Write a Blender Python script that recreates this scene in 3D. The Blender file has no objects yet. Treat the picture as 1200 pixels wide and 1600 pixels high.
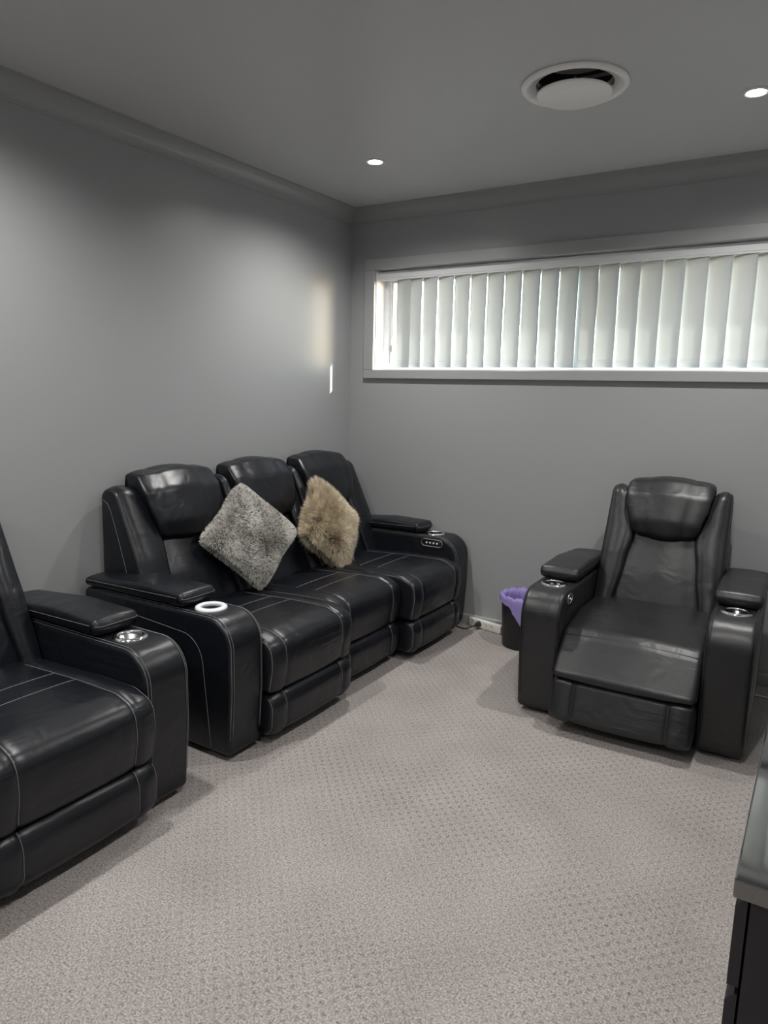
import bpy, bmesh, math, random
from mathutils import Vector, Matrix
PI = math.pi
random.seed(7)
S = bpy.context.scene
COL = S.collection

# ------------------------------------------------------------------ camera
CAM = Vector((2.8965, -4.1498, 1.5165)); YAW, PITCH, ROLL, FPX = 0.5590, -0.1695, 0.0214, 1108.9
fw = Vector((-math.sin(YAW)*math.cos(PITCH), math.cos(YAW)*math.cos(PITCH), math.sin(PITCH)))
rt = Vector((math.cos(YAW), math.sin(YAW), 0)); up = rt.cross(fw)
r2 = rt*math.cos(ROLL) + up*math.sin(ROLL); u2 = -rt*math.sin(ROLL) + up*math.cos(ROLL)
cd = bpy.data.cameras.new('camera'); cam = bpy.data.objects.new('camera', cd); COL.objects.link(cam)
cam.matrix_world = Matrix(((r2.x, u2.x, -fw.x, CAM.x), (r2.y, u2.y, -fw.y, CAM.y), (r2.z, u2.z, -fw.z, CAM.z), (0, 0, 0, 1)))
cd.sensor_fit = 'VERTICAL'; cd.sensor_height = 24.0; cd.sensor_width = 18.0; cd.lens = FPX*24.0/1600.0
cd.clip_start = 0.02
S.camera = cam
S.view_settings.view_transform = 'Standard'; S.view_settings.look = 'None'
S.view_settings.gamma = 1.0; S.view_settings.use_curve_mapping = False
S.view_settings.exposure = 0.14

# ------------------------------------------------------------------ world, sun
SUN_EL, SUN_DIR = 28.0, Vector((-1.0, -0.95, 0)).normalized()      # SUN_DIR: where the sunlight travels (horizontal part)
W = bpy.data.worlds.new('world'); S.world = W; W.use_nodes = True
nt = W.node_tree; nt.nodes.clear()
wo = nt.nodes.new('ShaderNodeOutputWorld'); bg = nt.nodes.new('ShaderNodeBackground'); sk = nt.nodes.new('ShaderNodeTexSky')
sk.sky_type = 'NISHITA'; sk.sun_disc = False; sk.sun_elevation = math.radians(SUN_EL)
sk.sun_rotation = math.atan2(-SUN_DIR.x, -SUN_DIR.y)
bg.inputs['Strength'].default_value = 1.7
nt.links.new(sk.outputs[0], bg.inputs[0]); nt.links.new(bg.outputs[0], wo.inputs[0])
sd = bpy.data.lights.new('sun', 'SUN'); sd.energy = 13.0; sd.angle = math.radians(0.6); sd.color = (1, .96, .9)
so = bpy.data.objects.new('sun', sd); COL.objects.link(so)
d3 = Vector((SUN_DIR.x*math.cos(math.radians(SUN_EL)), SUN_DIR.y*math.cos(math.radians(SUN_EL)), -math.sin(math.radians(SUN_EL))))
so.rotation_euler = d3.to_track_quat('-Z', 'Y').to_euler(); so.location = (2.5, 3.0, 4.0)
SPOT_W = 84.0

# ------------------------------------------------------------------ materials
def mat(name, col=(.5, .5, .5), rough=.5, metal=0, spec=.5, emit=None, estr=0, trans=0, coat=0):
    m = bpy.data.materials.new(name); m.use_nodes = True
    b = m.node_tree.nodes['Principled BSDF']
    b.inputs['Base Color'].default_value = (*col, 1); b.inputs['Roughness'].default_value = rough
    b.inputs['Metallic'].default_value = metal; b.inputs['Specular IOR Level'].default_value = spec
    b.inputs['Coat Weight'].default_value = coat
    if emit: b.inputs['Emission Color'].default_value = (*emit, 1); b.inputs['Emission Strength'].default_value = estr
    return m
def N(m, t, **k):
    n = m.node_tree.nodes.new(t)
    for a, v in k.items():
        if a in n.inputs: n.inputs[a].default_value = v
        else: setattr(n, a, v)
    return n
def L(m, a, b): m.node_tree.links.new(a, b)
def P(m): return m.node_tree.nodes['Principled BSDF']
def bump(m, scale, strength, dist=.002, detail=3, coord='Object', vec=None):
    tc = N(m, 'ShaderNodeTexCoord'); no = N(m, 'ShaderNodeTexNoise'); no.inputs['Scale'].default_value = scale; no.inputs['Detail'].default_value = detail
    L(m, tc.outputs[coord], no.inputs['Vector'])
    bp = N(m, 'ShaderNodeBump'); bp.inputs['Strength'].default_value = strength; bp.inputs['Distance'].default_value = dist
    L(m, no.outputs['Fac'], bp.inputs['Height']); L(m, bp.outputs['Normal'], P(m).inputs['Normal'])
    return no, bp
def vary(m, scale, c0, c1, coord='Object', lo=.35, hi=.65):
    tc = N(m, 'ShaderNodeTexCoord'); no = N(m, 'ShaderNodeTexNoise'); no.inputs['Scale'].default_value = scale; no.inputs['Detail'].default_value = 3
    L(m, tc.outputs[coord], no.inputs['Vector'])
    r = N(m, 'ShaderNodeValToRGB'); r.color_ramp.elements[0].position = lo; r.color_ramp.elements[1].position = hi
    r.color_ramp.elements[0].color = (*c0, 1); r.color_ramp.elements[1].color = (*c1, 1)
    L(m, no.outputs['Fac'], r.inputs[0]); L(m, r.outputs[0], P(m).inputs['Base Color'])
    return r

M_wall = mat('wall_paint', (.355, .366, .369), .36, spec=.5); bump(M_wall, 140, .05, .002)
M_ceil = mat('ceiling_paint', (.55, .545, .55), .42, spec=.45); bump(M_ceil, 140, .04, .002)
M_trim = mat('trim_paint', (.36, .363, .366), .3, spec=.5); bump(M_trim, 60, .03, .001)

def leather(name, col, r0, r1, spec):
    m = mat(name, col, .35, spec=spec)
    tc = N(m, 'ShaderNodeTexCoord')
    vo = N(m, 'ShaderNodeTexVoronoi'); vo.inputs['Scale'].default_value = 420; vo.feature = 'DISTANCE_TO_EDGE'
    n1 = N(m, 'ShaderNodeTexNoise'); n1.inputs['Scale'].default_value = 9; n1.inputs['Detail'].default_value = 2; n1.inputs['Distortion'].default_value = .6
    L(m, tc.outputs['Object'], vo.inputs['Vector']); L(m, tc.outputs['Object'], n1.inputs['Vector'])
    b1 = N(m, 'ShaderNodeBump'); b1.inputs['Strength'].default_value = .26; b1.inputs['Distance'].default_value = .02
    b2 = N(m, 'ShaderNodeBump'); b2.inputs['Strength'].default_value = .12; b2.inputs['Distance'].default_value = .001
    L(m, n1.outputs['Fac'], b1.inputs['Height']); L(m, vo.outputs['Distance'], b2.inputs['Height'])
    L(m, b2.outputs['Normal'], P(m).inputs['Normal'])
    mp = N(m, 'ShaderNodeMapping'); mp.inputs['Scale'].default_value = (3.5, 3.5, 34); L(m, tc.outputs['Object'], mp.inputs['Vector'])
    cr = N(m, 'ShaderNodeTexNoise'); cr.inputs['Scale'].default_value = 1.0; cr.inputs['Detail'].default_value = 2; cr.inputs['Distortion'].default_value = .8; L(m, mp.outputs[0], cr.inputs['Vector'])
    mk = N(m, 'ShaderNodeTexNoise'); mk.inputs['Scale'].default_value = 3.2; L(m, tc.outputs['Object'], mk.inputs['Vector'])
    mkr = N(m, 'ShaderNodeMapRange'); mkr.inputs['From Min'].default_value = .5; mkr.inputs['From Max'].default_value = .68; L(m, mk.outputs['Fac'], mkr.inputs['Value'])
    cm = N(m, 'ShaderNodeMath', operation='MULTIPLY'); L(m, cr.outputs['Fac'], cm.inputs[0]); L(m, mkr.outputs[0], cm.inputs[1])
    b3 = N(m, 'ShaderNodeBump'); b3.inputs['Strength'].default_value = .3; b3.inputs['Distance'].default_value = .012
    L(m, cm.outputs[0], b3.inputs['Height']); L(m, b1.outputs['Normal'], b3.inputs['Normal']); L(m, b3.outputs['Normal'], b2.inputs['Normal'])
    n2 = N(m, 'ShaderNodeTexNoise'); n2.inputs['Scale'].default_value = 5; L(m, tc.outputs['Object'], n2.inputs['Vector'])
    mr = N(m, 'ShaderNodeMapRange'); mr.inputs['To Min'].default_value = r0; mr.inputs['To Max'].default_value = r1
    L(m, n2.outputs['Fac'], mr.inputs['Value']); L(m, mr.outputs[0], P(m).inputs['Roughness'])
    return m
M_black_hide = leather('black_leather', (.0075, .0085, .012), .27, .40, .45); M_soft_hide = leather('soft_black_leather', (.013, .0138, .0155), .32, .45, .6)
M_stitch_light = mat('stitch_thread', (.17, .175, .18), .7); M_stitch_dark = mat('dark_stitch_thread', (.035, .035, .037), .7)
M_under = mat('black_underlining', (.008, .008, .009), .9)
M_chrome = mat('chrome', (.75, .75, .76), .12, metal=1)
M_cupin = mat('cup_metal', (.32, .31, .31), .3, metal=1)
M_cupdark = mat('cup_dark_metal', (.06, .06, .06), .25, metal=1)
M_white = mat('white_plastic', (.82, .83, .84), .35)
M_black = mat('black_plastic', (.012, .012, .013), .35)
M_btn = mat('button_light', (.8, .8, .85), .3)
M_alu = mat('white_window_frame', (.85, .86, .88), .3)
M_vent = mat('vent_white', (.95, .93, .91), .4)
M_dark = mat('vent_throat', (.02, .02, .02), .8)
M_lens = mat('downlight_lens', (1, 1, 1), .4, emit=(1, .97, .9), estr=30)
M_strip = mat('powerboard_plastic', (.82, .81, .74), .35)
M_gloss = mat('gloss_black_top', (.012, .011, .013), .05, spec=.6, coat=1.0); P(M_gloss).inputs['Coat IOR'].default_value = 2.4; P(M_gloss).inputs['Coat Roughness'].default_value = .05
M_cab = mat('black_cabinet_board', (.014, .014, .016), .45); bump(M_cab, 300, .05, .001)
M_bin = mat('black_bin_plastic', (.010, .010, .012), .45)

def carpet():
    m = mat('loop_carpet', (.34, .31, .295), .95, spec=.1)
    tc = N(m, 'ShaderNodeTexCoord')
    sep = N(m, 'ShaderNodeSeparateXYZ'); L(m, tc.outputs['Object'], sep.inputs[0])
    def sinof(sock):
        a = N(m, 'ShaderNodeMath', operation='MULTIPLY'); a.inputs[1].default_value = 2*PI/.046; L(m, sock, a.inputs[0])
        s = N(m, 'ShaderNodeMath', operation='SINE'); L(m, a.outputs[0], s.inputs[0]); return s.outputs[0]
    pr = N(m, 'ShaderNodeMath', operation='MULTIPLY'); L(m, sinof(sep.outputs[0]), pr.inputs[0]); L(m, sinof(sep.outputs[1]), pr.inputs[1])
    dm = N(m, 'ShaderNodeMapRange'); dm.interpolation_type = 'SMOOTHSTEP'
    dm.inputs['From Min'].default_value = .45; dm.inputs['From Max'].default_value = .95
    L(m, pr.outputs[0], dm.inputs['Value'])
    wear = N(m, 'ShaderNodeTexNoise'); wear.inputs['Scale'].default_value = 1.3; L(m, tc.outputs['Object'], wear.inputs['Vector'])
    wr = N(m, 'ShaderNodeMapRange'); wr.inputs['From Min'].default_value = .38; wr.inputs['From Max'].default_value = .62; wr.inputs['To Min'].default_value = .25
    L(m, wear.outputs['Fac'], wr.inputs['Value'])
    dw = N(m, 'ShaderNodeMath', operation='MULTIPLY'); L(m, dm.outputs[0], dw.inputs[0]); L(m, wr.outputs[0], dw.inputs[1])
    fine = N(m, 'ShaderNodeTexNoise'); fine.inputs['Scale'].default_value = 170; fine.inputs['Detail'].default_value = 4; L(m, tc.outputs['Object'], fine.inputs['Vector'])
    rp = N(m, 'ShaderNodeValToRGB'); rp.color_ramp.elements[0].position = .3; rp.color_ramp.elements[1].position = .68
    rp.color_ramp.elements[0].color = (.19, .17, .162, 1); rp.color_ramp.elements[1].color = (.50, .462, .442, 1)
    L(m, fine.outputs['Fac'], rp.inputs[0])
    dust = N(m, 'ShaderNodeTexNoise'); dust.inputs['Scale'].default_value = 3.5; dust.inputs['Detail'].default_value = 5; L(m, tc.outputs['Object'], dust.inputs['Vector'])
    dr = N(m, 'ShaderNodeMapRange'); dr.inputs['From Min'].default_value = .3; dr.inputs['From Max'].default_value = .7; dr.inputs['To Min'].default_value = .9; dr.inputs['To Max'].default_value = 1.06
    L(m, dust.outputs['Fac'], dr.inputs['Value'])
    dk = N(m, 'ShaderNodeMapRange'); dk.inputs['To Min'].default_value = 1.0; dk.inputs['To Max'].default_value = .74
    L(m, dw.outputs[0], dk.inputs['Value'])
    mu = N(m, 'ShaderNodeMath', operation='MULTIPLY'); L(m, dr.outputs[0], mu.inputs[0]); L(m, dk.outputs[0], mu.inputs[1])
    mx = N(m, 'ShaderNodeVectorMath', operation='SCALE'); L(m, rp.outputs[0], mx.inputs[0]); L(m, mu.outputs[0], mx.inputs['Scale'])
    L(m, mx.outputs[0], P(m).inputs['Base Color'])
    sub = N(m, 'ShaderNodeMath', operation='SUBTRACT'); L(m, fine.outputs['Fac'], sub.inputs[0]); L(m, dw.outputs[0], sub.inputs[1])
    bp = N(m, 'ShaderNodeBump'); bp.inputs['Strength'].default_value = .6; bp.inputs['Distance'].default_value = .004
    L(m, sub.outputs[0], bp.inputs['Height']); L(m, bp.outputs['Normal'], P(m).inputs['Normal'])
    return m
M_carpet = carpet()

def translucent(name, col, tw=.5, rough=.8):
    m = mat(name, col, rough, spec=.2)
    tr = N(m, 'ShaderNodeBsdfTranslucent'); tr.inputs['Color'].default_value = (*col, 1)
    mx = N(m, 'ShaderNodeMixShader'); mx.inputs[0].default_value = tw
    out = m.node_tree.nodes['Material Output']
    L(m, P(m).outputs[0], mx.inputs[1]); L(m, tr.outputs[0], mx.inputs[2]); L(m, mx.outputs[0], out.inputs['Surface'])
    return m
M_slat = translucent('blind_fabric', (.64, .66, .65), .27)
M_liner = translucent('purple_bin_liner', (.50, .40, .86), .4, .35)
def glass():
    m = mat('window_glass'); nt = m.node_tree; nt.nodes.remove(P(m))
    t = N(m, 'ShaderNodeBsdfTransparent'); t.inputs[0].default_value = (.93, .95, .95, 1)
    g = N(m, 'ShaderNodeBsdfGlossy'); g.inputs['Roughness'].default_value = .02
    x = N(m, 'ShaderNodeMixShader'); x.inputs[0].default_value = .05; L(m, t.outputs[0], x.inputs[1]); L(m, g.outputs[0], x.inputs[2])
    L(m, x.outputs[0], nt.nodes['Material Output'].inputs['Surface']); return m
M_glass = glass()
def furmat(name):
    m = mat(name, (.5, .5, .5), .7, spec=.25)
    a = N(m, 'ShaderNodeAttribute'); a.attribute_name = 'fur_colour'
    L(m, a.outputs['Color'], P(m).inputs['Base Color'])
    tr = N(m, 'ShaderNodeBsdfTranslucent'); L(m, a.outputs['Color'], tr.inputs['Color'])
    mx = N(m, 'ShaderNodeMixShader'); mx.inputs[0].default_value = .25
    L(m, P(m).outputs[0], mx.inputs[1]); L(m, tr.outputs[0], mx.inputs[2]); L(m, mx.outputs[0], m.node_tree.nodes['Material Output'].inputs['Surface'])
    return m
M_furg = furmat('grey_fur'); M_furb = furmat('beige_fur')
M_furg0 = mat('grey_fur_backing', (.45, .44, .42), .9); M_furb0 = mat('beige_fur_backing', (.55, .44, .30), .9)

# ------------------------------------------------------------------ helpers
def obj(name, me, m, parent=None, smooth=True):
    if isinstance(me, bmesh.types.BMesh):
        bm = me; bmesh.ops.recalc_face_normals(bm, faces=bm.faces[:])
        me = bpy.data.meshes.new(name); bm.to_mesh(me); bm.free()
    if m: me.materials.append(m)
    if smooth:
        for p in me.polygons: p.use_smooth = True
    o = bpy.data.objects.new(name, me); COL.objects.link(o)
    if parent: o.parent = parent
    return o
def empty(name, loc=(0, 0, 0), rz=0, label=None, cat=None, group=None):
    o = bpy.data.objects.new(name, None); COL.objects.link(o); o.location = loc; o.rotation_euler = (0, 0, rz); o.empty_display_size = .1
    return tag(o, label, cat, group)
def tag(o, label=None, cat=None, group=None, kind=None):
    if label: o['label'] = label
    if cat: o['category'] = cat
    if group: o['group'] = group
    if kind: o['kind'] = kind
    return o
def struct(o): o['kind'] = 'structure'; return o
def box(bm, x0, x1, y0, y1, z0, z1):
    vs = [bm.verts.new((x, y, z)) for z in (z0, z1) for x, y in ((x0, y0), (x1, y0), (x1, y1), (x0, y1))]
    for f in ((3, 2, 1, 0), (4, 5, 6, 7), (0, 1, 5, 4), (1, 2, 6, 5), (2, 3, 7, 6), (3, 0, 4, 7)): bm.faces.new([vs[i] for i in f])
def boxbm(x0, x1, y0, y1, z0, z1, bev=0, seg=2):
    bm = bmesh.new(); box(bm, x0, x1, y0, y1, z0, z1)
    if bev: bmesh.ops.bevel(bm, geom=bm.edges[:], offset=bev, segments=seg, affect='EDGES', profile=.5)
    return bm
def rpoly(pts, rad, n=6, maxseg=.05):
    """closed polygon with filleted corners, long edges subdivided, counter-clockwise"""
    k = len(pts); rad = rad if isinstance(rad, (list, tuple)) else [rad]*k
    if sum(pts[i][0]*pts[(i+1) % k][1]-pts[(i+1) % k][0]*pts[i][1] for i in range(k)) < 0:
        pts = pts[::-1]; rad = list(rad)[::-1]
    out = []
    for i in range(k):
        a, b, c = Vector(pts[i-1]), Vector(pts[i]), Vector(pts[(i+1) % k])
        u, v = (a-b), (c-b); lu, lv = u.length, v.length; u /= lu; v /= lv
        ang = math.acos(max(-1, min(1, u.dot(v)))); r = rad[i]
        if r <= 0 or ang > PI-.02: out.append(b); continue
        t = min(r/math.tan(ang/2), lu*.49, lv*.49); r = t*math.tan(ang/2)
        p0, p1 = b+u*t, b+v*t; ce = b+(u+v).normalized()*(r/math.sin(ang/2))
        a0 = math.atan2(p0.y-ce.y, p0.x-ce.x); da = math.atan2(p1.y-ce.y, p1.x-ce.x)-a0
        da = (da+PI) % (2*PI)-PI
        for j in range(n+1): out.append(Vector((ce.x+r*math.cos(a0+da*j/n), ce.y+r*math.sin(a0+da*j/n))))
    res = []
    for i in range(len(out)):
        p, q = out[i], out[(i+1) % len(out)]
        s = max(1, math.ceil((q-p).length/maxseg))
        if (q-p).length < 1e-6: continue
        for j in range(s): res.append(p.lerp(q, j/s))
    return res
def normals(pr):
    k = len(pr); o = []
    for i in range(k):
        d = (pr[(i+1) % k]-pr[i]).normalized()+(pr[i]-pr[i-1]).normalized()
        d = d.normalized() if d.length > 1e-9 else Vector((1, 0)); o.append(Vector((d.y, -d.x)))
    return o
def stations(x0, x1, r, n=4, seams=(), groove=.004, puff=.0, m=14):
    st = [(x0+r*(1-math.cos(i/n*PI/2)), -r*(1-math.sin(i/n*PI/2))) for i in range(n+1)]
    xa, xb = x0+r, x1-r; xs = [xa+(xb-xa)*i/m for i in range(1, m)]
    for s in seams:
        xs = [x for x in xs if abs(x-s) > .016]+[s-.014, s-.005, s, s+.005, s+.014]
    xs.sort(); cuts = [xa]+sorted(seams)+[xb]
    for x in xs:
        o = 0
        for a, b in zip(cuts, cuts[1:]):
            if a <= x <= b and b-a > .03: o = puff*math.sin(PI*(x-a)/(b-a))**.7
        for s in seams: o -= groove*max(0, 1-abs(x-s)/.013)
        st.append((x, o))
    st += [(x1-r*(1-math.cos(i/n*PI/2)), -r*(1-math.sin(i/n*PI/2))) for i in range(n, -1, -1)]
    return st
def loft(pr, st, warp=None):
    bm = bmesh.new(); nr = normals(pr); rings = []
    for x, o in st:
        ring = []
        for p, n in zip(pr, nr):
            q = p+n*o; c = (x, q.x, q.y)
            ring.append(bm.verts.new(warp(*c) if warp else c))
        rings.append(ring)
    k = len(pr)
    for a, b in zip(rings, rings[1:]):
        for i in range(k): bm.faces.new((a[i], a[(i+1) % k], b[(i+1) % k], b[i]))
    bm.faces.new(rings[0][::-1]); bm.faces.new(rings[-1])
    return bm
def tube(bm, pts, r, n=6, closed=False, cap=True):
    pts = [Vector(p) for p in pts]; k = len(pts); rings = []; ref = None
    for i, p in enumerate(pts):
        if closed: d = pts[(i+1) % k]-pts[i-1]
        else: d = pts[min(i+1, k-1)]-pts[max(i-1, 0)]
        d.normalize()
        if ref is None: ref = d.orthogonal().normalized()
        ref = (ref-d*ref.dot(d)); ref = ref.normalized() if ref.length > 1e-6 else d.orthogonal().normalized()
        b = d.cross(ref)
        rr = r[i] if isinstance(r, (list, tuple)) else r
        rings.append([bm.verts.new(p+(ref*math.cos(2*PI*j/n)+b*math.sin(2*PI*j/n))*rr) for j in range(n)])
    for i in range(k if closed else k-1):
        a, b = rings[i], rings[(i+1) % k]
        for j in range(n): bm.faces.new((a[j], a[(j+1) % n], b[(j+1) % n], b[j]))
    if cap and not closed: bm.faces.new(rings[0][::-1]); bm.faces.new(rings[-1])
    return bm
def tubeobj(name, lines, r, m, parent=None, n=5):
    for l in lines:
        bm = bmesh.new(); tube(bm, l, r, n); o = obj(name, bm, m, parent)
    return o
def lathe(prof, n=48, cx=0, cy=0, closed=False):
    bm = bmesh.new(); rings = []
    for r, z in prof:
        rings.append([bm.verts.new((cx+r*math.cos(2*PI*j/n), cy+r*math.sin(2*PI*j/n), z)) for j in range(n)] if r > 1e-6 else [bm.verts.new((cx, cy, z))])
    m = len(rings)
    for i in range(m if closed else m-1):
        a, b = rings[i], rings[(i+1) % m]
        for j in range(n):
            j2 = (j+1) % n
            if len(a) == 1 and len(b) == 1: continue
            if len(a) == 1: bm.faces.new((a[0], b[j2], b[j]))
            elif len(b) == 1: bm.faces.new((a[j], a[j2], b[0]))
            else: bm.faces.new((a[j], a[j2], b[j2], b[j]))
    return bm
def pline(pr, x, pred, off=.001, warp=None):
    """polyline on a lofted surface at width x, over the profile points that satisfy pred"""
    nr = normals(pr); k = len(pr); ok = [pred(p.x, p.y) for p in pr]
    if not any(ok): return []
    s = next((i for i in range(k) if ok[i] and not ok[i-1]), 0); out = []
    for j in range(k):
        i = (s+j) % k
        if not ok[i]: break
        q = pr[i]+nr[i]*off; c = (x, q.x, q.y); out.append(warp(*c) if warp else c)
    return out
def cut_hole(o, cutters):
    """subtract closed meshes from o's mesh; the cutters are deleted afterwards"""
    tmp = []
    for bm in cutters:
        c = obj('cutter', bm, None); tmp.append(c)
        md = o.modifiers.new('b', 'BOOLEAN'); md.object = c; md.operation = 'DIFFERENCE'; md.solver = 'EXACT'
    par, o.parent = o.parent, None
    dg = bpy.context.evaluated_depsgraph_get(); dg.update()
    me = bpy.data.meshes.new_from_object(o.evaluated_get(dg))
    o.modifiers.clear(); old = o.data; o.data = me; bpy.data.meshes.remove(old); o.parent = par
    for c in tmp: bpy.data.objects.remove(c)

# ------------------------------------------------------------------ the room
H, RX, RY = 2.7, 3.30, -5.2
CW, CZ = .0835, .0889                       # cornice width and drop
WX0, WX1, WZ0, WZ1 = .20, 3.06, 1.654, 2.305  # window opening
struct(obj('floor', boxbm(0, RX, RY, 0, -.1, 0), M_carpet, smooth=False))
struct(obj('ceiling', boxbm(-.15, RX+.15, RY-.15, .20, H, H+.12), M_ceil, smooth=False))
VC = Vector((1.905, -1.236)); DL = [(.714, -.823), (2.501, -.836), (.714, -2.75), (2.501, -2.75), (.714, -4.6), (2.501, -4.6)]  # only the first two downlights are seen; the rest are added for room light
struct(obj('wall_left', boxbm(-.15, 0, RY-.15, .20, -.1, H), M_wall, smooth=False))
struct(obj('wall_right', boxbm(RX, RX+.15, RY-.15, .20, -.1, H), M_wall, smooth=False))
struct(obj('wall_front', boxbm(0, RX, RY-.15, RY, -.1, H), M_wall, smooth=False))
bm = bmesh.new()
for b in ((0, RX, 0, .20, -.1, WZ0), (0, RX, 0, .20, WZ1, H), (0, WX0, 0, .20, WZ0, WZ1), (WX1, RX, 0, .20, WZ0, WZ1)): box(bm, *b)
struct(obj('wall_back', bm, M_wall, smooth=False))
# cornice: a cove with a small step at each edge, mitred into the corners
cov = [(0, -CZ), (.006, -CZ), (.006, -CZ+.007)]
for i in range(9):
    a = i/8*PI/2; cov.append((.010+(CW-.022)*(1-math.cos(a)), -CZ+.010+(CZ-.020)*math.sin(a)))
cov += [(CW-.007, -.009), (CW-.007, -.006), (CW, -.006), (CW, 0), (0, 0)]
def run(prof, A, B, nrm, z, name, m):
    """sweep a profile (distance from wall, height) along a wall from A to B, mitred at both ends"""
    A, B, nrm = Vector(A), Vector(B), Vector(nrm); t = (B-A).normalized(); bm = bmesh.new(); R = []
    for P0, s in ((A, 1), (B, -1)):
        R.append([bm.verts.new((*(P0+nrm*d+t*d*s), z+h)) for d, h in prof])
    k = len(prof)
    for i in range(k): bm.faces.new((R[0][i], R[0][(i+1) % k], R[1][(i+1) % k], R[1][i]))
    bm.faces.new(R[0][::-1]); bm.faces.new(R[1])
    return struct(obj(name, bm, m, smooth=False))
sides = (('left', (0, RY), (0, 0), (1, 0)), ('back', (0, 0), (RX, 0), (0, -1)), ('right', (RX, 0), (RX, RY), (-1, 0)), ('front', (RX, RY), (0, RY), (0, 1)))
skp = [(0, 0), (.014, 0), (.014, .056), (.012, .062), (.007, .067), (0, .067)]
for i, (n, a, b, nr) in enumerate(sides):
    run(cov, a, b, nr, H, 'trim_%d' % (i+1), M_trim)
    run(skp, a, b, nr, 0, 'baseboard_'+n, M_trim)

# ------------------------------------------------------------------ window with vertical blind
win = struct(bpy.data.objects.new('window_1', None)); COL.objects.link(win); win.location = ((WX0+WX1)/2, 0, WZ0)
def wpart(name, bm, m, smooth=False):
    o = obj(name, bm, m, win, smooth); o.matrix_parent_inverse = Matrix.Translation(-win.location); return o
AW, AT = .079, .026                        # architrave width, thickness
def arch(name, ax0, ax1, z0, z1): wpart(name, boxbm(ax0, ax1, -AT, 0, z0, z1, .004, 2), M_trim)
arch('architrave', WX0-AW, WX1+AW, WZ1, WZ1+.072)
arch('architrave', WX0-AW, WX1+AW, WZ0-.058, WZ0)
arch('architrave', WX0-AW, WX0, WZ0, WZ1)
arch('architrave', WX1, WX1+AW, WZ0, WZ1)
FY0, FY1 = .105, .150                      # aluminium frame depth range
for nm, b in (('frame_head', (WX0, WX1, FY0, FY1, WZ1-.045, WZ1)), ('frame_sill', (WX0, WX1, FY0-.012, FY1, WZ0, WZ0+.016)),
              ('frame_jamb', (WX0, WX0+.04, FY0, FY1, WZ0+.016, WZ1-.045)), ('frame_jamb', (WX1-.04, WX1, FY0, FY1, WZ0+.016, WZ1-.045))):
    wpart(nm, boxbm(*b, .003, 1), M_alu)
for nm, b in (('reveal_lining', (WX0, WX1, 0, FY0, WZ0, WZ0+.004)), ('reveal_lining', (WX0, WX0+.004, 0, FY0, WZ0+.004, WZ1)), ('reveal_lining', (WX1-.004, WX1, 0, FY0, WZ0+.004, WZ1))):
    wpart(nm, boxbm(*b), M_alu)
SX = WX0+.04
for x0, x1 in ((SX, WX0+1.45), (WX0+1.40, WX1-.04)):
    y0 = .112 if x0 == SX else .132
    st = wpart('sash_stile', boxbm(x0, x0+.03, y0, y0+.016, WZ0+.016, WZ1-.045, .002, 1), M_alu)
    wpart('sash_stile', boxbm(x1-.03, x1, y0, y0+.016, WZ0+.016, WZ1-.045, .002, 1), M_alu)
    wpart('sash_rail', boxbm(x0+.03, x1-.03, y0, y0+.016, WZ0+.016, WZ0+.032, .002, 1), M_alu)
    wpart('sash_rail', boxbm(x0+.03, x1-.03, y0, y0+.016, WZ1-.071, WZ1-.045, .002, 1), M_alu)
    wpart('pane', boxbm(x0+.03, x1-.03, y0+.006, y0+.010, WZ0+.032, WZ1-.071), M_glass)
lt = lathe([(0, .012), (.006, .012), (.009, .009), (.011, 0), (.02, 0), (.02, -.004), (0, -.004)], 20)
bmesh.ops.rotate(lt, verts=lt.verts[:], cent=(0, 0, 0), matrix=Matrix.Rotation(PI/2, 3, 'X')); bmesh.ops.scale(lt, verts=lt.verts[:], vec=(.55, 1, 1.25))
bmesh.ops.translate(lt, verts=lt.verts[:], vec=(SX+.015, .108, 1.80))
lo = wpart('latch', lt, mat('latch_grey', (.35, .35, .36), .3, metal=.6), True)

bl = empty('vertical_blind', ((WX0+WX1)/2, .045, WZ0), 0, 'white vertical blind of hanging fabric slats inside the long window', 'blind')
hr = obj('headrail', boxbm(WX0+.006, WX1-.006, .022, .068, 2.252, 2.298, .004, 2), mat('headrail_white', (.8, .81, .82), .35), bl, False); hr.matrix_parent_inverse = Matrix.Translation(-bl.location)
tr = obj('track_lip', boxbm(WX0+.006, WX1-.006, .026, .064, 2.243, 2.252), M_white, bl, False); tr.matrix_parent_inverse = Matrix.Translation(-bl.location)
SW, SP, SZ0, SZ1 = .127, .1146, 1.672, 2.244
def slatmesh(seed):
    rnd = random.Random(seed); bm = bmesh.new(); nx, nz = 8, 10; g = []
    bow = .006+rnd.uniform(-.002, .003)
    for k in (0, 1):
        lay = []
        for j in range(nz+1):
            row = []
            for i in range(nx+1):
                s, t = i/nx-.5, j/nz
                y = -bow*(1-(2*s)**2)+.0012*math.sin(7*t+seed)+(k*.0012)
                row.append(bm.verts.new((s*SW, y, SZ0+(SZ1-SZ0)*t)))
            lay.append(row)
        g.append(lay)
    for k in (0, 1):
        for j in range(nz):
            for i in range(nx): bm.faces.new((g[k][j][i], g[k][j][i+1], g[k][j+1][i+1], g[k][j+1][i]))
    edge = [(0, i) for i in range(nx)]+[(j, nx) for j in range(nz)]+[(nz, nx-i) for i in range(nx)]+[(nz-j, 0) for j in range(nz)]
    for a, b in zip(edge, edge[1:]+edge[:1]): bm.faces.new((g[0][a[0]][a[1]], g[0][b[0]][b[1]], g[1][b[0]][b[1]], g[1][a[0]][a[1]]))
    return bm
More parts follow.
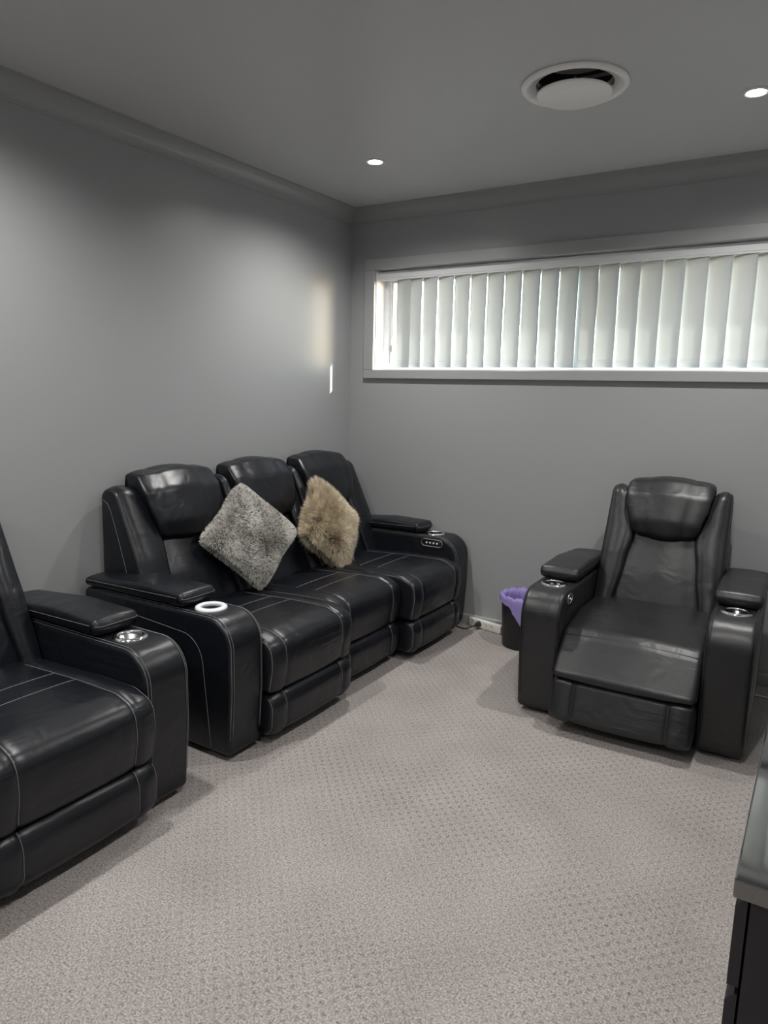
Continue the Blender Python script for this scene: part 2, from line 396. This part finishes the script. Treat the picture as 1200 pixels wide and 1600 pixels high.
def meshof(bm, m):
    bmesh.ops.recalc_face_normals(bm, faces=bm.faces[:]); me = bpy.data.meshes.new('slat'); bm.to_mesh(me); bm.free(); me.materials.append(m)
    for p in me.polygons: p.use_smooth = True
    return me
smeshes = [meshof(slatmesh(s), M_slat) for s in range(4)]
hb = bmesh.new(); tube(hb, [((i/20-.5)*SW*.96, -.0068*(1-(2*(i/20-.5))**2)-.001, SZ0+.034+.0008*math.sin(i*2.1)) for i in range(21)], .0009, 4)
hmesh = meshof(hb, mat('hem_thread', (.75, .74, .7), .8))
i = 0; x = .358
while x < WX1-.03:
    s = bpy.data.objects.new('slat', smeshes[i % 4]); COL.objects.link(s); s.parent = bl
    s.matrix_parent_inverse = Matrix.Translation(-bl.location)
    s.location = (x+(.028 if i == 0 else 0), .05, 0); s.rotation_euler = (0, 0, -math.radians(15.5+random.uniform(-1.5, 1.5)))
    h = bpy.data.objects.new('hem', hmesh); COL.objects.link(h); h.parent = s
    x += SP; i += 1
wd = tubeobj('wand', [[(WX0+.105, .018, 2.225), (WX0+.112, .016, 2.0), (WX0+.108, .016, 1.70)]], .004, M_white, bl, 8); wd.matrix_parent_inverse = Matrix.Translation(-bl.location)

struct(obj('unseen_eave', boxbm(-1.5, RX+1.5, .20, 1.0, 2.62, 2.74), M_alu, smooth=False))  # unseen eave, depth chosen so its shade cuts the sun patch short

# ------------------------------------------------------------------ ceiling fittings
def downlight(x, y, label):
    t = empty('downlight', (x, y, H), 0, label, 'downlight', 'recessed ceiling downlights')
    obj('trim_ring', lathe([(.036, -.001), (.038, -.006), (.046, -.007), (.052, -.004), (.053, -.0005), (.036, -.0005)], 40, closed=True), M_white, t)
    obj('lens', lathe([(0, -.0035), (.036, -.0030), (.036, -.0008), (0, -.0008)], 40), M_lens, t)
    ld = bpy.data.lights.new('downlight_beam', 'SPOT'); ld.energy = SPOT_W; ld.spot_size = math.radians(154); ld.spot_blend = .85
    ld.shadow_soft_size = .035; ld.color = (1, .98, .95)
    lo = bpy.data.objects.new('downlight_beam', ld); COL.objects.link(lo); lo.parent = t; lo.location = (0, 0, -.012)
lbl = ['lit recessed downlight in the ceiling near the corner above the sofa', 'lit recessed downlight in the ceiling above the single armchair',
       'unseen recessed downlight added in the ceiling above the bare sofa', 'unseen recessed downlight added in the ceiling above the cabinet', 'unseen recessed downlight added in the ceiling by the front wall, sofa side', 'unseen recessed downlight added in the ceiling by the front wall, cabinet side']
for (x, y), l in zip(DL, lbl): downlight(x, y, l)

v = empty('ceiling_vent', (VC.x, VC.y, H), 0, 'round white air conditioning vent with a central disc in the ceiling', 'vent')
obj('outer_ring', lathe([(.205, 0), (.206, -.006), (.200, -.013), (.188, -.016), (.180, -.014), (.172, -.006), (.150, .012), (.142, .03), (.150, .03), (.176, .0)], 64, closed=True), M_vent, v)
th = obj('throat', lathe([(.148, .012), (.148, .10), (0, .10)], 48), M_dark, v)
obj('disc', lathe([(0, -.040), (.138, -.040), (.144, -.037), (.144, -.032), (.13, -.028), (0, -.026)], 64), M_vent, v)
bm = bmesh.new(); box(bm, -.145, .145, -.003, .003, .012, .022); tube(bm, [(0, 0, -.028), (0, 0, .03)], .006, 8)
obj('bracket', bm, mat('vent_bracket', (.18, .18, .18), .5), v, False)
# a round duct hole through the ceiling above the vent
ce = bpy.data.objects['ceiling']
cut_hole(ce, [lathe([(0, H-.02), (.149, H-.02), (.149, H+.098), (0, H+.098)], 48, VC.x, VC.y)])

# ------------------------------------------------------------------ recliner seating
def F(z): return .10+(z-.42)*.40           # leaning front line of the back (local y at height z)
ARM = rpoly([(.44, .022), (-.468, .022), (-.487, .30), (-.487, .606), (.44, .598)], [.03, .03, .3, .125, .03], 10)
ARMW = .19
def warp_between(cx, fo, fi, x0, x1):
    def w(x, y, z):
        t = (x-x0)/(x1-x0); return (cx+fo(z)*(1-t)+fi(z)*t, y, z)
    return w
def lerp_tab(tab):
    def f(z):
        if z <= tab[0][0]: return tab[0][1]
        for (a, va), (b, vb) in zip(tab, tab[1:]):
            if z <= b: s = (z-a)/(b-a); s = s*s*(3-2*s); return va+(vb-va)*s
        return tab[-1][1]
    return f
def arm(root, x0, outer, cup_mat, ring_mat, control=None, st_mat=None):
    M_stitch = st_mat or M_stitch_light; M_lea = M_soft_hide if st_mat else M_black_hide
    """an arm with waterfall front, padded lid, cup holder; outer = -1 when its outside faces -x"""
    x1 = x0+ARMW; cx = (x0+x1)/2
    a = obj('arm', loft(ARM, stations(x0, x1, .022, 5)), M_lea, root)
    zc = .6035
    cut_hole(a, [lathe([(0, .535), (.047, .535), (.050, .66), (0, .66)], 32, cx, -.285)])
    for p in a.data.polygons: p.use_smooth = True
    c = obj('cup_holder', lathe([(.0, .538), (.042, .538), (.0455, .545), (.0475, zc), (.0455, zc+.002), (.044, .55), (.0, .543)], 40, cx, -.285), cup_mat, root)
    if ring_mat is M_chrome: rp = [(.045, zc-.002), (.045, zc+.007), (.050, zc+.010), (.058, zc+.008), (.064, zc+.003), (.064, zc-.003)]
    else: rp = [(.042, zc-.004), (.041, zc+.008), (.044, zc+.012), (.060, zc+.012), (.066, zc+.008), (.067, zc-.003)]
    obj('cup_ring', lathe(rp, 48, cx, -.285, closed=True), ring_mat, c)
    vis = lambda y, z: z > .05 and y < .39
    tubeobj('stitching', [pline(ARM, xx, vis, -.0035 if e else .0008) for xx, e in ((x0+.006, 1), (x0+.016, 0), (x1-.006, 1), (x1-.016, 0))], .0012, M_stitch, a)
    # curved seam on the outside panel
    xo = x0-.0004 if outer < 0 else x1+.0004
    if True:
        cur = [(xo, .05+.0*i, .545) for i in range(1)]
        cur = [(xo, .34-.55*i/8, .545-.004*i) for i in range(9)]+[(xo, -.21-.12*math.sin(j/8*PI/2), .513-.13*(1-math.cos(j/8*PI/2))) for j in range(1, 9)]+[(xo, -.33-.006*j, .383-.056*j) for j in range(1, 7)]
        tubeobj('seam', [cur], .0013, M_stitch, a)
    PAD = rpoly([(.43, .606), (-.205, .612), (-.222, .640), (-.205, .672), (.05, .678), (.43, .645)], [.02, .012, .02, .022, .3, .02], 6)
    p = obj('arm_pad', loft(PAD, stations(x0-.004, x1+.004, .022, 5, puff=.004)), M_lea, root)
    ring = [(x0-.006+.0, y, z) for y, z in ()]
    band = [(-.2275, .647)]
    tubeobj('stitching', [[(x0+.012, .425, .632), (x0-.0045, .40, .637), (x0-.0045, -.18, .652), (x0+.004, -.212, .650), (x0+.018, -.222, .648), (x1-.018, -.222, .648), (x1-.004, -.212, .650), (x1+.0045, -.18, .652), (x1+.0045, .40, .637)]], .0012, M_stitch, p)
    if control:
        side, yc, ln, nb = control; zc2 = .562; ph = .046
        xs = x1+.0005 if side > 0 else x0-.0005
        def pill(l, h, r0=None):
            pts = [(yc+(l-h)/2+h/2*math.cos(t), zc2+h/2*math.sin(t)) for t in [(-PI/2)+PI*i/10 for i in range(11)]]
            return pts+[(yc-(l-h)/2+h/2*math.cos(t), zc2+h/2*math.sin(t)) for t in [PI/2+PI*i/10 for i in range(11)]]
        cp = obj('control_panel', loft([Vector(q) for q in pill(ln, ph-.002)], [(xs, 0), (xs+side*.003, 0)]), M_black, a)
        bm = bmesh.new(); tube(bm, [(xs+side*.003, y, z) for y, z in pill(ln, ph)], .0035, 8, closed=True)
        obj('bezel', bm, M_chrome, cp)
        for i in range(nb):
            bm = lathe([(0, .004), (.005, .0035), (.006, 0)], 14); bmesh.ops.rotate(bm, verts=bm.verts[:], cent=(0, 0, 0), matrix=Matrix.Rotation(side*PI/2, 3, 'Y'))
            bmesh.ops.translate(bm, verts=bm.verts[:], vec=(xs+side*.003, yc+(i-(nb-1)/2)*.025, zc2)); obj('button', bm, M_btn, cp)
    return a
def foot(root, x, y):
    obj('foot', lathe([(0, 0), (.022, 0), (.024, .004), (.024, .045), (0, .045)], 16, x, y), M_black, root)
def seat_unit(root, cx, w, dy=0.0, sofa=True, hz=1.115, wz=1.045, left_end=False, right_end=False, end_ext=True):
    hw = w/2-.002; M_stitch = M_stitch_light if sofa else M_stitch_dark; M_lea = M_black_hide if sofa else M_soft_hide
    x0, x1 = cx-hw, cx+hw
    if sofa:
        PR = rpoly([(.24, .24), (.24, .462), (-.22, .488), (-.435+dy, .490), (-.532+dy, .455), (-.542+dy, .36), (-.520+dy, .236)], [.02, .03, .3, .12, .07, .2, .025], 8, .03)
        seams = (cx-.205, cx+.205)
        st = stations(x0, x1, .026, 5, seams, .004, .006, 22)
        se = obj('seat', loft(PR, st), M_lea, root)
        vis = lambda y, z: (z > .44 or y < -.40+dy) and z > .25 and y < .10
        lines = [pline(PR, s, vis, -.0026) for s in seams]+[pline(PR, xe, vis, -.010) for xe in (x0+.005, x1-.005)]
        for yc in (-.10, -.225):
            q = min((p for p in PR if p.y > .40), key=lambda p: abs(p.x-yc)); lines.append([(cx-.203+.406*i/14, yc, q.y+.0055*math.sin(PI*i/14)**.7+.0006) for i in range(15)])
        tubeobj('stitching', lines, .0013, M_stitch, se)
        FR = rpoly([(-.40+dy, .05), (-.40+dy, .22), (-.515+dy, .232), (-.542+dy, .18), (-.535+dy, .08), (-.500+dy, .038)], [.02, .02, .04, .08, .05, .04], 8, .03)
        fr = obj('footrest', loft(FR, stations(x0, x1, .03, 5, seams, .004, .006, 22)), M_lea, root)
        vis = lambda y, z: y < -.47+dy and z < .228
        tubeobj('stitching', [pline(FR, s, vis, -.0026) for s in seams]+[pline(FR, xe, vis, -.012) for xe in (x0+.006, x1-.006)], .0013, M_stitch, fr)
        obj('seat_base', boxbm(x0+.01, x1-.01, -.39+dy, .25, .06, .245), M_under, root, False)
    else:
        PR = rpoly([(.24, .25), (.24, .462), (-.16, .474), (-.40, .442), (-.45, .405), (-.575, .285), (-.580, .262), (-.52, .252)], [.02, .03, .25, .08, .06, .03, .012, .02], 8, .03)
        se = obj('seat', loft(PR, stations(x0, x1, .026, 5, (), .004, .010, 22)), M_lea, root)
        def cross(yc):
            q = min((p for p in PR if p.y > .27), key=lambda p: abs(p.x-yc)+(0 if p.y > .3 else 1)); return [(x0+.02+(2*hw-.04)*i/16, q.x-.003, q.y+.010*math.sin(PI*i/16)**.7-.001) for i in range(17)]
        tubeobj('stitching', [cross(-.12), cross(-.425), cross(-.432)], .0013, M_stitch, se)
        FR = rpoly([(-.44, .07), (-.44, .22), (-.530, .252), (-.560, .235), (-.612, .085), (-.592, .065)], [.02, .02, .02, .03, .03, .02], 6, .03)
        seams = (cx-.20, cx+.20)
        fr = obj('footrest', loft(FR, stations(x0, x1, .026, 5, seams, .004, .006, 22)), M_lea, root)
        vis = lambda y, z: y < -.53 and z < .245
        tubeobj('stitching', [pline(FR, s, vis, -.0026) for s in seams]+[pline(FR, xe, vis, -.012) for xe in (x0+.006, x1-.006)], .0013, M_stitch, fr)
        obj('seat_base', boxbm(x0+.01, x1-.01, -.43, .25, .06, .255), M_under, root, False)
    # ---- back: two side bolsters, lumbar panel, headrest
    WG = rpoly([(F(.40)-.005, .40), (F(.72)-.018, .72), (F(wz)+.005, wz), (.462, wz-.005), (.462, .14), (.24, .14)], [.05, .4, .07, .06, .02, .05], 8, .035)
    inner = lerp_tab([(.42, .212), (.66, .19), (.80, .178), (.93, .205), (1.05, .235)] if sofa else [(.42, .212), (.66, .175), (.80, .152), (.93, .185), (1.05, .222)])
    for s in (-1, 1):
        ext = .075 if sofa and end_ext and ((s < 0 and left_end) or (s > 0 and right_end)) else 0
        outer = lerp_tab([(.40, hw+ext), (1.1, hw+ext-.008)])
        wp = warp_between(cx, lambda z, s=s: s*outer(z), lambda z, s=s: s*inner(z), 0, .1)
        b = obj('back_bolster', loft(WG, stations(0, .1, .020, 5, puff=.008), wp), M_lea, root)
        vis = lambda y, z: z > .47 and y < .43
        ls = [pline(WG, .008, vis, -.008, wp), pline(WG, .092, lambda y, z: .47 < z < .82 and y < F(z)+.06, -.006, wp)]
        if (s < 0 and left_end) or (s > 0 and right_end):
            xx = cx+s*(hw+ext+.0006)
            ls.append([(xx-s*.008*max(0, (.0+z-.4)/.7), y, z) for y, z in [(.452, .985), (.43, .985), (.405, .972), (.385, .945), (.34, .83), (.295, .70), (.262, .60)]])
        tubeobj('stitching', ls, .0012, M_stitch, b)
    LU = rpoly([(F(.40)+.02, .40), (F(.62)+.008, .62), (F(.84)+.03, .84), (F(.84)+.10, .84), (.30, .40)], [.04, .5, .03, .03, .03], 6, .035)
    lw = lerp_tab([(.40, .222), (.66, .20), (.84, .19)] if sofa else [(.40, .222), (.66, .185), (.84, .160)])
    wl = warp_between(cx, lambda z: -lw(z), lambda z: lw(z), 0, .1)
    lu = obj('lumbar_panel', loft(LU, stations(0, .1, .012, 4, puff=.012), wl), M_lea, root)
    k = hz-1.075
    HD = rpoly([(F(.80)-.022, .792), (F(.88)-.062, .88), (F(1.0)-.058, 1.0+k*.7), (F(1.07)-.015, 1.068+k), (F(1.07)+.06, hz), (.455, hz-.012), (.458, .99), (F(.80)+.10, .80)], [.03, .08, .10, .05, .04, .04, .05, .03], 8, .03)
    hw_ = lerp_tab([(.79, .182), (.87, .210), (.96, .236), (1.03, .243), (1.12, .234)] if sofa else [(.79, .150), (.87, .176), (.96, .203), (1.03, .213), (1.10, .204)])
    wh = warp_between(cx, lambda z: -hw_(z), lambda z: hw_(z), 0, .1)
    hd = obj('headrest', loft(HD, stations(0, .1, .022, 6, puff=.014), wh), M_lea, root)
    vis = lambda y, z: z > .80 and y < .43
    tubeobj('stitching', [pline(HD, xe, vis, -.009, wh) for xe in (.006, .094)], .0012, M_stitch, hd)
    obj('back_shell', boxbm(x0+.012, x1-.012, .40, .455, .10, wz-.06, .01), M_lea, root)

def seating(name, label, cat, loc, rz, n, w, mids=(), sofa=True, cups=None, control=None, group=None, hz=1.115, wz=1.045):
    root = empty(name, loc, rz, label, cat, group)
    half = n*w/2
    cups = cups or [(M_cupdark, M_chrome)]*2
    arm(root, -half-ARMW, -1, *cups[0], control=control if control and control[0] > 0 else None, st_mat=None if sofa else M_stitch_dark)
    arm(root, half, 1, *cups[1], control=control if control and control[0] < 0 else None, st_mat=None if sofa else M_stitch_dark)
    for i in range(n):
        seat_unit(root, -half+w*(i+.5), w, .085 if i in mids else 0, sofa, hz, wz, i == 0, i == n-1, n == 3)
    for sx in (-1, 1):
        for y in (-.34, .33): foot(root, sx*(half+ARMW/2), y)
    return root
SW3 = .597
M_ringw = mat('white_cup_ring', (.86, .88, .92), .3)
seating('recliner_sofa', 'black leather three-seat recliner sofa with two fluffy cushions on it', 'sofa', (.49, -1.115, 0), PI/2, 3, SW3, (1,), True,
        [(M_cupin, M_ringw), (M_cupdark, M_chrome)], (-1, -.315, .150, 4), group='black recliner sofas along the wall')
n2 = 2; w2 = .585
seating('recliner_sofa', 'black leather recliner sofa with nothing lying on its seats, beside the cushioned sofa', 'sofa', (.505, -2.43-ARMW-w2*n2/2, 0), PI/2, n2, w2, (), True,
        [(M_cupdark, M_chrome), (M_cupin, M_chrome)], None, group='black recliner sofas along the wall')
seating('recliner_armchair', 'black leather single recliner armchair with footrest slightly raised below the window', 'armchair', (2.219, -.565, 0), .03, 1, .612, (), False,
        None, (1, -.345, .070, 1), hz=1.085, wz=1.035)

# ------------------------------------------------------------------ fluffy cushions
def cushion(name, label, centre, rotv, size, thick, m0, mf, nh, ln, root_c, tip_c, seed, mode):
    rnd = random.Random(seed); C = Vector(centre)
    ax = Vector(rotv); R = Matrix.Rotation(ax.length, 3, ax.normalized())
    h = size/2; n = 22
    t = empty(name, C, 0, label, 'cushion', 'fluffy cushions on the sofa')
    def surf(u, v, s):                       # u,v in -1..1 ; s = -1 front, +1 back
        pin = 1-.10*(1-v*v)*abs(u)**3; pin2 = 1-.10*(1-u*u)*abs(v)**3
        b = max(0, (1-u**2)*(1-v**2))**.42; c = 1-.09*(u*v)**6
        return R@Vector((u*h*pin*c, s*thick/2*b, v*h*pin2*c))
    bm = bmesh.new(); g = {}
    for s in (-1, 1):
        for i in range(n+1):
            for j in range(n+1):
                e = i in (0, n) or j in (0, n)
                if e and s == 1: g[s, i, j] = g[-1, i, j]; continue
                g[s, i, j] = bm.verts.new(surf(2*i/n-1, 2*j/n-1, s))
    for s in (-1, 1):
        for i in range(n):
            for j in range(n):
                try: bm.faces.new((g[s, i, j], g[s, i+1, j], g[s, i+1, j+1], g[s, i, j+1]))
                except ValueError: pass
    obj('cover', bm, m0, t)
    vs, fs, cs = [], [], []
    e = 1e-3
    ng = 34 if mode == 'short' else 19
    cl = {(i, j): ((i+rnd.uniform(.1, .9))/ng*2-1, (j+rnd.uniform(.1, .9))/ng*2-1, rnd.uniform(0, 1)) for i in range(ng) for j in range(ng)}
    down = Vector((0, 0, -1))
    for q in range(nh):
        u, v, s = rnd.uniform(-1, 1), rnd.uniform(-1, 1), (-1 if rnd.random() < .74 else 1)
        if rnd.random() < .12:
            if rnd.random() < .5: u = math.copysign(rnd.uniform(.93, 1), u)
            else: v = math.copysign(rnd.uniform(.93, 1), v)
        p = surf(u, v, s); uu, vv = max(-.97, min(.97, u)), max(-.97, min(.97, v))
        du = surf(uu+e, vv, s)-surf(uu-e, vv, s); dv = surf(uu, vv+e, s)-surf(uu, vv-e, s)
        nn = du.cross(dv); nn = nn.normalized() if nn.length > 1e-12 else R@Vector((0, s, 0))
        if nn.dot(R@Vector((0, s, 0))) < 0: nn = -nn
        out = R@Vector((u*abs(u)**3, 0, v*abs(v)**3))
        # slowly varying combing direction
        fx = math.sin(3.1*u+1.7*v+seed)+.7*math.sin(6.3*v-2.2*u+2*seed); fz = math.cos(2.3*u-3.7*v+seed)+.7*math.sin(5.1*u+4*v+seed)
        flow = R@Vector((fx, 0, fz))*.35
        if mode == 'long':
            rad = Vector((u-.05+.25*math.sin(2.6*v), 0, v+.5+.2*math.sin(3*u))); flow = R@(rad.normalized()*min(1, rad.length*1.6))*.6+flow*1.0+down*.12
        d = (nn*(.62 if mode == 'long' else .8)+flow*.8+out*.5+Vector((rnd.gauss(0, .2), rnd.gauss(0, .2), rnd.gauss(0, .2)))).normalized()
        l = ln*rnd.uniform(.65, 1.15)
        bend = (flow*.6+down*.25+out*.3)*l
        pts = [p, p+d*l*.5+bend*.12, p+d*l*.85+bend*.5]
        cu, cv, cb = cl[min(ng-1, int((u+1)/2*ng)), min(ng-1, int((v+1)/2*ng))]     # gather tips into tufts / locks
        fly = rnd.random() < .05
        tgt = surf(cu, cv, s)+((nn*.5+flow*.75+out*.4)*ln if mode == 'long' else (nn*.8+flow*.6+out*.4)*ln)
        if not fly:
            q_ = .42 if mode == 'long' else .30
            pts[2] = pts[2].lerp(tgt, q_); pts[1] = pts[1].lerp(p.lerp(tgt, .5), q_*.5)
        elif mode == 'long': pts[2] = pts[1]+(pts[2]-pts[1])*1.5
        wd_ = .0014 if mode == 'short' else .0012
        side = (nn+Vector((rnd.gauss(0, .3), rnd.gauss(0, .3), rnd.gauss(0, .3)))).normalized()
        sd_ = d.cross(side); sd_ = sd_.normalized()*wd_ if sd_.length > 1e-6 else Vector((wd_, 0, 0))
        b0 = len(vs)
        vs += [pts[0]-sd_, pts[0]+sd_, pts[1]-sd_*.8, pts[1]+sd_*.8, pts[2]]
        fs += [(b0, b0+1, b0+3, b0+2), (b0+2, b0+3, b0+4)]
        patch = .5+.5*math.sin(4.7*u+1.3+seed)*math.sin(4.1*v+.6)+.35*math.sin(9*u+7*v)
        j = rnd.uniform(.8, 1.1)
        if mode == 'short':
            pd = .07+.30*max(0, patch-.35)+(.20 if cb < .28 else 0)
            dark = .08 if rnd.random() < pd else 1.0
            tc_ = [c*j*dark for c in tip_c]
        else: tc_ = [c*j*(.68+.36*cb) for c in tip_c]
        rc = [c*j*(1 if mode == 'long' else .25+.75*dark) for c in root_c]; mc = [a*.35+b*.65 for a, b in zip(rc, tc_)]
        cs += [rc, rc, mc, mc, tc_]
    me = bpy.data.meshes.new('fur'); me.from_pydata([tuple(a) for a in vs], [], fs)
    at = me.color_attributes.new('fur_colour', 'FLOAT_COLOR', 'POINT')
    at.data.foreach_set('color', [x for c in cs for x in (*c, 1.0)])
    f = obj('fur', me, mf, t); f['kind'] = 'stuff'
    return t
cushion('fluffy_cushion', 'grey and white fluffy cushion standing on its corner on the sofa', (.385, -1.445, .757), (-.85, .402, 1.079), .415, .165, M_furg0, M_furg, 60000, .024,
        (.62, .60, .57), (.99, .97, .92), 3, 'short')
cushion('fluffy_cushion', 'beige shaggy long-haired cushion standing on the sofa', (.392, -.766, .719), (-.818, .28, 1.385), .366, .14, M_furb0, M_furb, 46000, .055,
        (.66, .54, .37), (.99, .89, .71), 5, 'long')

# ------------------------------------------------------------------ power board, plug, bin
a = math.atan2(-.055, .25)
pb = empty('power_board', (1.125, -.045, 0), a, 'white power board standing on edge against the skirting', 'power board')
obj('body', boxbm(-.128, .128, -.016, .016, .002, .058, .006, 3), M_strip, pb)
for i in range(4):
    bm = lathe([(.0185, 0), (.0185, .0016), (.0165, .0016), (.0165, 0)], 24, closed=True); bmesh.ops.rotate(bm, verts=bm.verts[:], cent=(0, 0, 0), matrix=Matrix.Rotation(PI/2, 3, 'X'))
    bmesh.ops.translate(bm, verts=bm.verts[:], vec=(-.088+.05*i, -.016, .032)); so_ = obj('socket', bm, M_strip, pb)
    bm = bmesh.new(); cx = -.088+.05*i
    for dx, dz, an in ((-.006, .004, .5), (.006, .004, -.5), (0, -.007, 0)):
        b2 = boxbm(-.0011, .0011, -.0004, .0004, -.004, .004); bmesh.ops.rotate(b2, verts=b2.verts[:], cent=(0, 0, 0), matrix=Matrix.Rotation(an, 3, 'Y'))
        bmesh.ops.translate(b2, verts=b2.verts[:], vec=(cx+dx, -.0163, .032+dz)); me = bpy.data.meshes.new('x'); b2.to_mesh(me); b2.free(); bm.from_mesh(me); bpy.data.meshes.remove(me)
    obj('slots', bm, M_black, so_, False)
obj('end_socket', boxbm(.1275, .1295, -.008, .008, .028, .046), M_black, pb, False)
cw = [(1.27, -.060, .010), (1.31, -.045, .006), (1.36, -.030, .005), (1.6, -.026, .005), (2.0, -.030, .005), (2.4, -.07, .005), (2.58, -.15, .005), (2.69, -.182, .005), (2.78, -.178, .005), (2.95, -.12, .005), (3.15, -.05, .005)]
_R = Matrix.Rotation(-a, 3, 'Z'); cord = [(.127, 0, .016)]+[tuple(_R@(Vector(q)-Vector((1.125, -.045, 0)))) for q in cw]
def smooth_pts(pts, n=6):
    pts = [Vector(p) for p in pts]; o = []
    for i in range(len(pts)-1):
        p0, p1, p2, p3 = pts[max(i-1, 0)], pts[i], pts[i+1], pts[min(i+2, len(pts)-1)]
        for k in range(n):
            t = k/n; o.append(.5*((2*p1)+(p2-p0)*t+(2*p0-5*p1+4*p2-p3)*t*t+(3*p1-p0-3*p2+p3)*t**3))
    return o+[pts[-1]]
tubeobj('cord', [smooth_pts(cord)], .0042, M_white, pb, 8)
pg = empty('power_plug', (1.125, -.045, 0), a, 'black plug with cord pushed into the white power board', 'plug')
bm = lathe([(0, 0), (.017, 0), (.018, .006), (.016, .022), (.012, .032), (.008, .042), (0, .044)], 24); bmesh.ops.rotate(bm, verts=bm.verts[:], cent=(0, 0, 0), matrix=Matrix.Rotation(PI/2, 3, 'X'))
bmesh.ops.translate(bm, verts=bm.verts[:], vec=(-.038, -.018, .034)); obj('plug_body', bm, M_black, pg)
tubeobj('cord', [smooth_pts([(-.038, -.06, .034), (-.05, -.085, .026), (-.085, -.10, .008), (-.14, -.10, .0045), (-.20, -.08, .0045), (-.30, -.03, .0045)])], .0036, M_black, pg, 8)

BX, BY, BR, BH = 1.422, -.180, .130, .315
bn = empty('waste_bin', (BX, BY, 0), 0, 'black plastic waste bin beside the armchair under the window', 'bin')
obj('body', lathe([(0, 0), (BR-.02, 0), (BR-.014, .006), (BR, BH-.01), (BR+.003, BH), (BR-.003, BH), (BR-.017, .012), (0, .01)], 48), M_bin, bn)
def liner():
    bm = bmesh.new(); n = 96; rnd = random.Random(4); rings = []
    rows = [('in', .03), ('in', .12), ('in', .2), ('in', .27), ('in', .30), ('top', 0), ('out', .12), ('out', .4), ('out', .7), ('out', 1.0)]
    for kind, q in rows:
        ring = []
        for j in range(n):
            t = 2*PI*j/n
            wr = .0035*math.sin(13*t+1)+.0025*math.sin(29*t+2)+.002*math.sin(47*t)
            # overhang longest towards the room where the knotted corner of the bag hangs
            dlt = (t-math.radians(-62)+PI) % (2*PI)-PI
            hang = .045+.010*math.sin(3*t)+.15*max(0, 1-abs(dlt)/.75)**1.1
            if kind == 'in': r = BR-.018+(q/BH)*.010-abs(wr)*1.6-.004; z = q+.004
            elif kind == 'top': r = BR+.001; z = BH+.008+wr*1.2
            else: r = BR+.0065+abs(wr)+.004*q; z = BH+.004-hang*q+wr*(1-q)
            ring.append(bm.verts.new((r*math.cos(t), r*math.sin(t), z)))
        rings.append(ring)
    for a_, b_ in zip(rings, rings[1:]):
        for j in range(n): bm.faces.new((a_[j], a_[(j+1) % n], b_[(j+1) % n], b_[j]))
    return bm
ln_ = obj('bin_liner', liner(), M_liner); ln_.location = (BX, BY, 0.002)
tag(ln_, 'purple plastic bag lining the black waste bin, folded over its rim', 'bin liner')

# ------------------------------------------------------------------ gloss cabinet
CX0, CY0, CY1, CH = 2.826, -2.687, -1.05, .57
cb = empty('cabinet', (3.04, (CY0+CY1)/2, 0), 0, 'low black cabinet with a mirror-gloss top beside the armchair', 'cabinet')
def cpart(name, bm, m, parent=None, smooth=False):
    o = obj(name, bm, m, parent or cb, smooth); o.matrix_parent_inverse = Matrix.Translation(-cb.location); return o
cpart('top', boxbm(CX0, 3.275, CY0, CY1, CH-.042, CH, .004, 2), M_gloss)
cpart('side_panel', boxbm(CX0+.033, 3.265, CY0+.022, CY0+.042, .03, CH-.05, .0015, 1), M_cab)
cpart('side_panel', boxbm(CX0+.033, 3.265, CY1-.042, CY1-.022, .03, CH-.05, .0015, 1), M_cab)
cpart('carcase', boxbm(CX0+.042, 3.26, CY0+.042, CY1-.042, .05, CH-.0425), M_cab)
cpart('plinth', boxbm(2.89, 3.25, CY0+.05, CY1-.05, 0, .05), M_black)
def drawer(y0, y1, z0, z1):
    bm = bmesh.new(); pr = [(CX0+.006+x, z) for x, z in ((0, z0), (.022, z0), (.022, z1-.004), (.016, z1-.004), (0, z1-.024))]
    a_ = [bm.verts.new((x, y0, z)) for x, z in pr]; b_ = [bm.verts.new((x, y1, z)) for x, z in pr]; k = len(pr)
    for i in range(k): bm.faces.new((a_[i], a_[(i+1) % k], b_[(i+1) % k], b_[i]))
    bm.faces.new(a_[::-1]); bm.faces.new(b_)
    return bm
dlen = (CY1-CY0-.044)/2
for i in range(2):
    for z0, z1 in ((.315, .520), (.035, .302)):
        cpart('drawer', drawer(CY0+.022+i*dlen+.001, CY0+.022+(i+1)*dlen-.002, z0, z1), M_cab)
